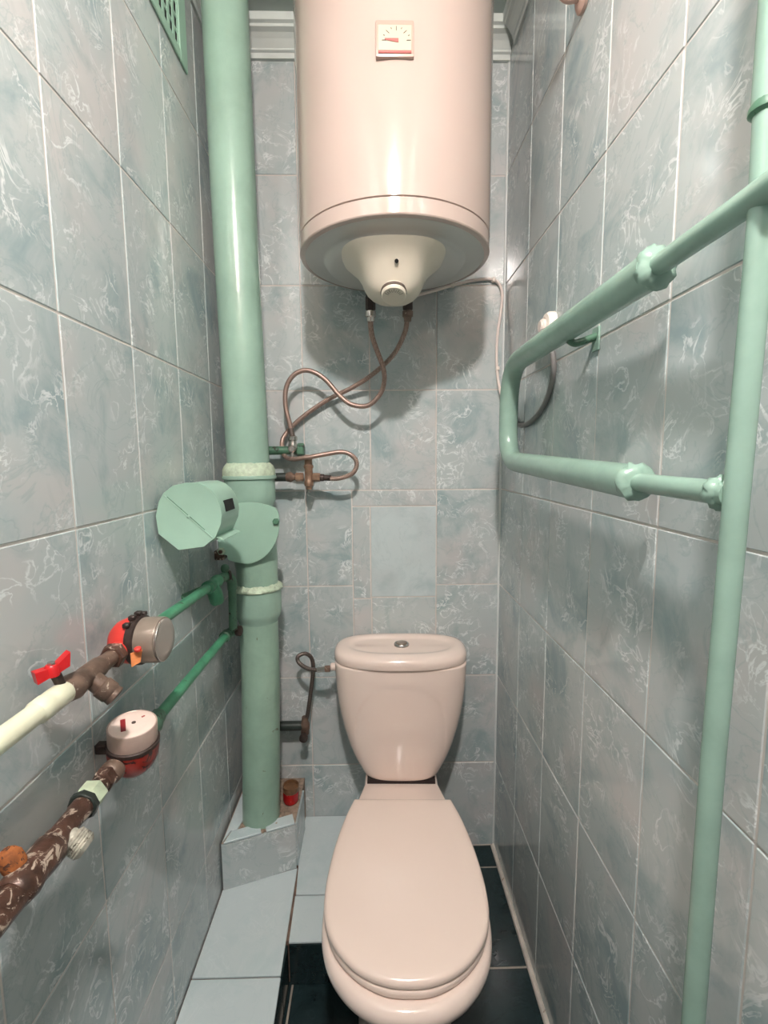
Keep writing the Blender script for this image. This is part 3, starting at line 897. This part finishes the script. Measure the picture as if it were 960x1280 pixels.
for k, (an, rr) in enumerate(((1.15, 0.041), (1.45, 0.042), (1.8, 0.041), (2.2, 0.0405))):
    p = mc + am * (0.012 - 0.002 * k) + Vector((0, rr * math.cos(an), rr * math.sin(an)))
    g.box(p.x - 0.005, p.x + 0.005, p.y - 0.005, p.y + 0.005, p.z - 0.004, p.z + 0.003, 0.0012)
obj('seal_lugs', g, 'dark_metal', m1)
obj('drum', G().lathe([(0.035, 0.018), (0.0355, 0.021), (0.0355, 0.048), (0.0345, 0.051), (0.033, 0.051)], mc, am, 44), 'meter_grey', m1)
obj('drum_glass', G().lathe([(0.0325, 0.046), (0.0325, 0.0525), (0.031, 0.0535), (0.02, 0.0535)], mc, am, 44), 'meter_glass', m1)
g = G()
for k in range(22):
    an0 = 1.9 + 2.5 * k / 21
    pass
arc = [mc + am * 0.0524 + (Vector((0, 0.0335 * math.cos(1.9 + 2.6 * k / 20), 0.0335 * math.sin(1.9 + 2.6 * k / 20)))) for k in range(21)]
obj('seal_wire', G().tube(arc, 0.0011, 6), 'chrome', m1)
obj('paper_tag', G().prism([(-0.352, 0.658, 1.024), (-0.339, 0.668, 1.026), (-0.341, 0.664, 1.008), (-0.350, 0.655, 1.004)], (0.001, -0.0015, 0.0003)), 'orange_tag', m1, False)
obj('tag_bead', G().lathe([(0.002, 0), (0.005, 0.002), (0.005, 0.006), (0.002, 0.008)], (-0.341, 0.660, 1.026), (0, -0.3, 1), 12), 'meter_red', m1)

# lower meter: dial facing up
m2 = thing('water_meter', (PXW, 0.69, 0.82), 'lower water meter with pale round dial facing up and dark red body', 'water meter', 'water meters')
mc = Vector((PXW + 0.010, 0.672, 0.862))
am = Vector((0.08, -0.10, 1)).normalized()
obj('meter_body', G().lathe([(0.012, -0.034), (0.023, -0.031), (0.031, -0.021), (0.0355, -0.008), (0.037, 0.004), (0.037, 0.013)], mc, am, 40), 'meter_red_dark', m2)
obj('inlet_port', G().lathe([(0.014, 0), (0.0165, 0.003), (0.0165, 0.014), (0.013, 0.018), (0.014, 0.035)], (PXW + 0.001, 0.617, LZP + 0.0015), (0.1, 1, 0), 16), 'dirty_steel', m2)
obj('outlet_port', G().cyl((PXW + 0.006, 0.690, LZP), (PXW, 0.742, LZP), 0.015, 20), 'dark_metal', m2)
obj('clamp_ring', G().lathe([(0.036, 0.011), (0.038, 0.012), (0.038, 0.0175), (0.0355, 0.019)], mc, am, 40), 'dark_metal', m2)
obj('seal_lug', G().box(PXW - 0.037, PXW - 0.020, 0.650, 0.664, 0.868, 0.884, 0.002), 'dark_metal', m2)
obj('dial_drum', G().lathe([(0.0345, 0.018), (0.0350, 0.020), (0.0350, 0.044), (0.0345, 0.046), (0.0335, 0.0465), (0.0325, 0.0455)], mc, am, 48), 'meter_ring', m2)
dial = obj('dial', G().lathe([(0.0325, 0.040), (0.0325, 0.0458), (0.0322, 0.046), (0.02, 0.046)], mc, am, 48), 'dial_face', m2)
tc = mc + am * 0.0462
ux = (Vector((0.87, 0.48, 0)) - am * Vector((0.87, 0.48, 0)).dot(am)).normalized()
uy = am.cross(ux)


def onface(pts2, h=0.0006):
    return [tc + ux * x + uy * y for x, y in pts2], am * h


pl, vv = onface([(-0.0160, -0.014), (-0.0090, -0.014), (-0.0090, 0.016), (-0.0160, 0.016)])
obj('number_window', G().prism(pl, vv), 'dial_red', dial, False)
obj('star_wheel', G().lathe([(0.0032, 0), (0.0032, 0.0008), (0.001, 0.001)], tc + ux * 0.002 + uy * 0.002, am, 8), 'gauge_ink', dial)
pl, vv = onface([(0.014, 0.010), (0.0185, 0.012), (0.0175, 0.0145), (0.013, 0.0125)])
obj('red_pointer', G().prism(pl, vv), 'gauge_red', dial, False)

for o_ in (up, lo, m1, m2):
    o_.location += Vector((-0.014, 0.026, -0.011))

# ------------------------------------------------------------------ heated towel rail on the right
RX = 0.334
rail = thing('towel_rail', (RX, 0.432, 0.0), 'mint-green pipe towel rail bent in a U off a tall riser by the right wall', 'towel rail')
obj('riser', G().tube([(RX, 0.436, 0.0), (RX, 0.436, 0.5), (RX, 0.436, 1.0), (RX, 0.431, 1.3), (RX, 0.427, 1.5), (RX, 0.430, 1.6)], 0.0108, 24), 'mint_rail', rail)
obj('riser_upper', G().lathe([(0.0108, 0.0), (0.0122, 0.0015), (0.0122, 0.85), (0.0115, 0.8798)], (RX, 0.430, 1.59), (0, 0.0, 1), 24), 'mint_rail', rail)
obj('shadow_ring', G().lathe([(0.0110, 0), (0.0140, 0.003), (0.0140, 0.007), (0.0120, 0.011)], (RX, 0.430, 1.583), (0, 0, 1), 20), 'green_dark', rail)  # dark ring added in place of a shadow across the riser
zt, zb = 1.5195, 1.277
YE = 1.184
top = [(RX, 0.575, zt), (RX, 0.8, zt + 0.001), (RX, YE - 0.085, zt)]
U = fillet([(RX, 0.586, zt), (RX, YE + 0.008, zt), (RX, YE + 0.016, zb + 0.012), (RX, 0.604, zb - 0.012)], [0.095, 0.085], 14)
obj('thick_loop', G().tube(U, 0.0225, 28), 'mint_rail', rail)
obj('upper_arm', G().tube([(RX - 0.006, 0.400, zt - 0.001), (RX - 0.004, 0.45, zt - 0.001), (RX, 0.595, zt)], 0.0122, 22), 'mint_rail', rail)
obj('lower_arm', G().tube([(RX, 0.438, 1.262), (RX, 0.612, zb - 0.012)], 0.0120, 22), 'mint_rail', rail)


def weld(c, r, axis, n=26, amp=0.0034, w=0.012):
    a_ = Vector(axis).normalized()
    q_ = Vector((0, 0, 1)).rotation_difference(a_)
    rr = []
    for k, (f_, h_) in enumerate(((0.62, -w * 0.9), (0.98, -w * 0.5), (1.05, 0), (0.96, w * 0.4), (0.70, w))):
        ring = []
        for i in range(n):
            j = amp * random.uniform(-1, 1)
            an = 2 * PI * i / n
            ring.append(Vector(c) + q_ @ Vector(((r * f_ + j) * math.cos(an), (r * f_ + j) * math.sin(an), h_ + random.uniform(-0.0025, 0.0025))))
        rr.append(ring)
    return G().rings(rr)


obj('weld', weld((RX, 0.586, zt), 0.0232, (0, 1, 0)), 'mint_rail', rail, ang=70)
obj('weld', weld((RX, 0.604, zb - 0.012), 0.0232, (0, 1, 0)), 'mint_rail', rail, ang=70)
obj('weld', weld((RX, 0.452, 1.2625), 0.0165, (0, 1, 0), amp=0.002, w=0.008), 'mint_rail', rail, ang=70)
obj('rail_bracket', G().tube(fillet([(RX + 0.004, 0.845, 1.499), (RX + 0.014, 0.845, 1.492), (XR - 0.001, 0.845, 1.505)], [0.006], 5), 0.0065, 10), 'green_dark', rail)
obj('bracket_plate', G().box(XR - 0.004, XR - 0.0006, 0.832, 0.858, 1.480, 1.520, 0.001), 'mint_rail', rail)

# ------------------------------------------------------------------ vent grille high on the left wall
vent = thing('vent_grille', (XL, 1.12, 2.19), 'mint-green ventilation grille with dark slots high on the left wall', 'vent')
vy0, vy1, vz0, vz1 = 0.985, 1.228, 2.192, 2.385
obj('backing', G().box(XL + 0.0008, XL + 0.0014, vy0 + 0.004, vy1 - 0.004, vz0 + 0.004, vz1 - 0.004), 'black', vent)
xf0, xf1 = XL + 0.0006, XL + 0.006
g = G()
bw = 0.042
g.box(xf0, xf1, vy1 - bw, vy1, vz0, vz1, 0.0015)
g.box(xf0, xf1, vy0, vy0 + bw, vz0, vz1, 0.0015)
g.box(xf0, xf1, vy0 + bw, vy1 - bw, vz0, vz0 + 0.022, 0.0015)
g.box(xf0, xf1, vy0 + bw, vy1 - bw, vz1 - 0.022, vz1, 0.0015)
obj('frame', g, 'mint_sheet', vent, False)
n = 6
for k in range(n + 1):
    y = vy0 + bw + (vy1 - vy0 - 2 * bw) * k / n
    obj('upright_slat', G().box(xf0, XL + 0.0032, y - 0.0058, y + 0.0058, vz0 + 0.021, vz1 - 0.021, 0.0005), 'mint_sheet', vent, False)
for k in range(4):
    z = vz0 + 0.022 + (vz1 - vz0 - 0.044) * (k + 1) / 5
    obj('cross_slat', G().box(xf0, XL + 0.0028, vy0 + bw - 0.001, vy1 - bw + 0.001, z - 0.0038, z + 0.0038, 0.0005), 'mint_sheet', vent, False)

# small cream holder at the top of the right wall
hk = thing('wall_hook', (XR, 0.965, 2.12), 'small pinkish ceramic hook high on the right wall at the frame edge', 'hook')
obj('hook_base', G().lathe([(0.026, 0.0008), (0.026, 0.006), (0.020, 0.011), (0.011, 0.012)], (XR, 0.95, 2.125), (-1, 0, 0), 28), 'gauge_frame', hk)
obj('hook_arm', G().tube(spline([(XR - 0.008, 0.95, 2.125), (XR - 0.03, 0.95, 2.120), (XR - 0.044, 0.95, 2.130), (XR - 0.046, 0.95, 2.147)], 5), 0.0085, 12), 'gauge_frame', hk)

# ------------------------------------------------------------------ toilet
TX = 0.058
wc = thing('toilet', (TX, 1.0, 0.0), 'pinkish-white close-coupled toilet with closed lid against the back wall', 'toilet')
# cistern
BACK = YB - 0.012


def tank_w(z):
    pts_ = [(0.372, 0.107), (0.40, 0.121), (0.42, 0.132), (0.445, 0.1425), (0.4685, 0.151), (0.495, 0.1585), (0.52, 0.1650), (0.564, 0.1745), (0.60, 0.180), (0.64, 0.1840), (0.69, 0.1865), (0.72, 0.1875), (0.76, 0.188)]
    for (za, wa), (zb_, wb) in zip(pts_[:-1], pts_[1:]):
        if z <= zb_:
            return wa + (wb - wa) * max(0, z - za) / (zb_ - za)
    return pts_[-1][1]


def tank_front(z):
    return 1.262 - 0.020 * min(1, max(0, (z - 0.385) / 0.30))


def tank_ring(z, n=160, shrink=0.0, arch=True):
    hw = 1.015 * tank_w(z) - shrink
    y0, y1 = tank_front(z) + shrink, BACK - shrink
    out = []
    for i in range(n):
        t_ = 2 * PI * i / n
        c, s = math.cos(t_), math.sin(t_)
        e = 4.5 if s < 0 else 8.0
        x = hw * math.copysign(abs(c) ** (2 / e), c)
        y = (y0 + y1) / 2 + (y1 - y0) / 2 * math.copysign(abs(s) ** (2 / e), s)
        if s < 0:
            y += 0.010 * (x / hw) ** 2          # bowed front
        if arch and s < 0:
            # panel under the arch sits slightly deeper
            R_ = 0.130
            top_z = 0.676
            dist = math.sqrt((x * 1.0) ** 2 + (z - (top_z - R_)) ** 2) if z > top_z - R_ else abs(x) + 0.0
            k = (R_ - dist) / 0.005
            k = max(0, min(1, k))
            wk = min(1, max(0, (z - 0.44) / 0.12))
            y += 0.0030 * (k * k * (3 - 2 * k)) * wk
        out.append(Vector((TX + x, y, z)))
    return out


zs = [0.386 + 0.0 * k for k in range(1)]
rs = [tank_ring(0.374, shrink=0.010, arch=False), tank_ring(0.376, shrink=0.004, arch=False), tank_ring(0.380, shrink=0.001, arch=False)]
k = 0
z = 0.388
while z < 0.7175:
    rs.append(tank_ring(z))
    z += 0.0035 if z > 0.52 else 0.012
rs.append(tank_ring(0.7185, shrink=0.0015))
cistern = obj('cistern', G().rings(rs), 'ceramic', wc, ang=70)
# cistern lid with shallow dished top
rs = []


def lid_ring(z, shrink, n=120):
    hw = 0.1930 - shrink
    y0, y1 = 1.234 + shrink, BACK + 0.003 - shrink
    out = []
    for i in range(n):
        t_ = 2 * PI * i / n
        c, s = math.cos(t_), math.sin(t_)
        e = 3.0
        x = hw * math.copysign(abs(c) ** (2 / e), c)
        y = (y0 + y1) / 2 + (y1 - y0) / 2 * math.copysign(abs(s) ** (2 / e), s)
        if s < 0:
            y += 0.010 * (x / hw) ** 2
        out.append(Vector((TX + x, y, z)))
    return out


for z, sh in ((0.7205, 0.006), (0.7205, 0.001), (0.722, 0.0), (0.738, 0.0005), (0.745, 0.003), (0.7505, 0.009), (0.7535, 0.018), (0.7545, 0.030), (0.7540, 0.040), (0.7515, 0.046), (0.7500, 0.052), (0.7497, 0.060)):
    rs.append(lid_ring(z, sh))
for sc in (0.8, 0.5, 0.2, 0.04):
    rs.append([Vector((TX + (p.x - TX) * sc, 1.341 + (p.y - 1.341) * sc, 0.7497)) for p in lid_ring(0.7497, 0.060)])
lidc = obj('cistern_lid', G().rings(rs), 'ceramic', wc, ang=70)
bx_, by_ = TX + 0.004, 1.346
obj('flush_button_ring', G().lathe([(0.0225, 0.7495), (0.0225, 0.7535), (0.0205, 0.756), (0.0165, 0.756), (0.0160, 0.753)], (bx_, by_, 0), n=32), 'chrome', lidc)
obj('flush_button', G().lathe([(0.0150, 0.7500), (0.0150, 0.7570), (0.0135, 0.7590), (0.008, 0.7596)], (bx_, by_, 0), n=28), 'meter_grey', lidc)
obj('fill_inlet', G().cyl((TX - 0.165, 1.346, 0.683), (TX - 0.207, 1.346, 0.683), 0.0115, 20, bev=0.002), 'ceramic', cistern)

# outline of lid / seat / bowl (half widths)
OUT = [(1.118, 0.1235), (1.065, 0.1385), (1.005, 0.1505), (0.94, 0.1590), (0.870, 0.1625), (0.810, 0.1570), (0.760, 0.1365), (0.718, 0.096), (0.695, 0.048)]


def outline(grow=0.0, front=0.0, z=0.0, back=None, per=6):
    right = []
    for y, w in OUT:
        f_ = (1.118 - y) / (1.118 - 0.689)
        right.append((TX + w + grow, y - front * max(0, (f_ - 0.55) / 0.45) - grow * 0.6 * (f_ > 0.9), z))
    tip = (TX, 0.689 - front - grow, z)
    ctrl = right + [tip] + [(2 * TX - p[0], p[1], p[2]) for p in reversed(right)]
    sp = spline(ctrl, per)
    if back is not None:
        sp = [Vector((TX + 0.100 + grow, back, z))] + sp + [Vector((TX - 0.100 - grow, back, z))]
    return sp


def scale_ring(r, s, z, cx=TX, cy=0.92):
    return [Vector((cx + (p.x - cx) * s, cy + (p.y - cy) * s, z)) for p in r]


base = outline()
# lid
rs = [scale_ring(base, 0.975, 0.4215), scale_ring(base, 0.993, 0.4225), scale_ring(base, 1.0, 0.426), scale_ring(base, 0.999, 0.431), scale_ring(base, 0.988, 0.4355), scale_ring(base, 0.965, 0.438),
      scale_ring(base, 0.92, 0.4395), scale_ring(base, 0.8, 0.441), scale_ring(base, 0.6, 0.442), scale_ring(base, 0.35, 0.4425), scale_ring(base, 0.12, 0.4427)]
lid = obj('seat_lid', G().rings(rs), 'seat_plastic', wc, ang=75)
# seat ring under the lid
seat = outline(-0.004, 0.004)
rs = [scale_ring(seat, 0.95, 0.4035), scale_ring(seat, 0.992, 0.4045), scale_ring(seat, 1.0, 0.408), scale_ring(seat, 1.0, 0.414), scale_ring(seat, 0.992, 0.4185), scale_ring(seat, 0.955, 0.4205)]
obj('seat_ring', G().rings(rs), 'seat_plastic', wc, ang=75)
for s in (-1, 1):
    obj('hinge', G().lathe([(0.008, 0), (0.010, 0.002), (0.010, 0.030), (0.008, 0.032)], (TX + s * 0.095 - 0.016 * 1, 1.122, 0.4120), (1, 0, 0), 20), 'seat_plastic', wc)


# bowl
def bowl_ring(z, sx, front, back, hwb):
    """sx scales the widths, front / back are the y ends, hwb the half width at the back"""
    o = outline()
    ys0, ys1 = 0.689, 1.118
    out = []
    for p in o:
        f_ = (ys1 - p.y) / (ys1 - ys0)
        y = back_join + (front - back_join) * f_
        out.append(Vector((TX + (p.x - TX) * sx, y, z)))
    a0, a1 = out[0], out[-1]
    ext = [Vector((TX + hwb, back, z)), Vector((TX + hwb, (back + back_join) / 2, z))]
    ext2 = [Vector((TX - hwb, (back + back_join) / 2, z)), Vector((TX - hwb, back, z))]
    return ext + out + ext2


back_join = 1.125
rs = [bowl_ring(0.0, 0.66, 0.86, 1.36, 0.085), bowl_ring(0.03, 0.62, 0.87, 1.36, 0.082), bowl_ring(0.10, 0.57, 0.875, 1.35, 0.078), bowl_ring(0.18, 0.60, 0.85, 1.36, 0.078),
      bowl_ring(0.25, 0.72, 0.80, 1.38, 0.085), bowl_ring(0.305, 0.87, 0.735, 1.40, 0.094), bowl_ring(0.335, 0.95, 0.700, 1.41, 0.100), bowl_ring(0.355, 0.995, 0.680, 1.415, 0.104), bowl_ring(0.370, 1.015, 0.670, 1.415, 0.105),
      bowl_ring(0.382, 1.022, 0.667, 1.415, 0.105), bowl_ring(0.392, 1.018, 0.669, 1.415, 0.104), bowl_ring(0.399, 1.005, 0.675, 1.415, 0.103), bowl_ring(0.4025, 0.98, 0.684, 1.41, 0.101)]
# the rear deck under the cistern is a little lower than the rim
for k, r_ in enumerate(rs):
    if r_[0].z > 0.358:
        for p in r_:
            if p.y > 1.2:
                p.z = 0.358 + (p.z - 0.358) * 0.15
obj('bowl', G().rings(rs), 'ceramic', wc, ang=75)
obj('cistern_gasket', G().box(TX - 0.098, TX + 0.098, 1.270, 1.41, 0.362, 0.3755), 'gap_dark', wc)

wc.rotation_euler = (0, 0, -0.0333)       # the toilet stands slightly askew

# cistern supply hose and valve
FILL = [(-0.150, 1.34, 0.683), (-0.173, 1.345, 0.677), (-0.205, 1.355, 0.677), (-0.233, 1.368, 0.690), (-0.237, 1.375, 0.706), (-0.217, 1.383, 0.712), (-0.199, 1.39, 0.695), (-0.195, 1.395, 0.655),
        (-0.206, 1.40, 0.576), (-0.218, 1.405, 0.503), (-0.225, 1.405, 0.482)]
fh = thing('supply_hose', (-0.21, 1.40, 0.48), 'dark braided supply hose with one small loop into the cistern side', 'hose')
obj('hose', G().tube(spline(FILL, 8), 0.0062, 12), 'braid_dark', fh)
obj('hose_nut', G().cyl((-0.138, 1.34, 0.683), (-0.153, 1.3405, 0.682), 0.0105, 6, bev=0.001), 'dirty_steel', fh)
obj('ferrule', G().cyl((-0.150, 1.34, 0.6825), (-0.176, 1.346, 0.6765), 0.0078, 16, bev=0.001), 'chrome', fh)
fv = thing('angle_valve', (-0.226, 1.40, 0.43), 'dark angle valve on a black stub beside the soil pipe, under the supply hose', 'valve')
obj('stub_pipe', G().cyl((-0.345, 1.408, 0.466), (-0.232, 1.406, 0.468), 0.0145, 20), 'black_pipe', fv)
obj('valve_body', G().lathe([(0.010, 0), (0.013, 0.003), (0.013, 0.016), (0.015, 0.02), (0.015, 0.036), (0.011, 0.042), (0.0095, 0.058)], (-0.227, 1.404, 0.440), (0.02, 0, 1), 20), 'dirty_steel', fv)
obj('handle', G().lathe([(0.006, 0), (0.006, 0.012), (0.0125, 0.014), (0.0135, 0.020), (0.0125, 0.026), (0.007, 0.028)], (-0.227, 1.395, 0.448), (0, -1, -0.15), 20), 'dark_metal', fv)

# ------------------------------------------------------------------ ceiling lamp (above the frame)
lamp = thing('ceiling_lamp', (LAMP.x, LAMP.y, LAMP.z), 'flat round white ceiling lamp above the doorway', 'lamp')
obj('diffuser', G().lathe([(0.046, 0.0), (0.0455, 0.012), (0.041, 0.025), (0.030, 0.035), (0.012, 0.041)], LAMP, (0, 0, -1), 40), 'bulb_glow', lamp)
obj('housing', G().lathe([(0.052, 0.0006), (0.056, 0.0006), (0.058, 0.004), (0.058, ZC - LAMP.z - 0.0005)], LAMP, (0, 0, 1), 40), 'white_plastic', lamp)
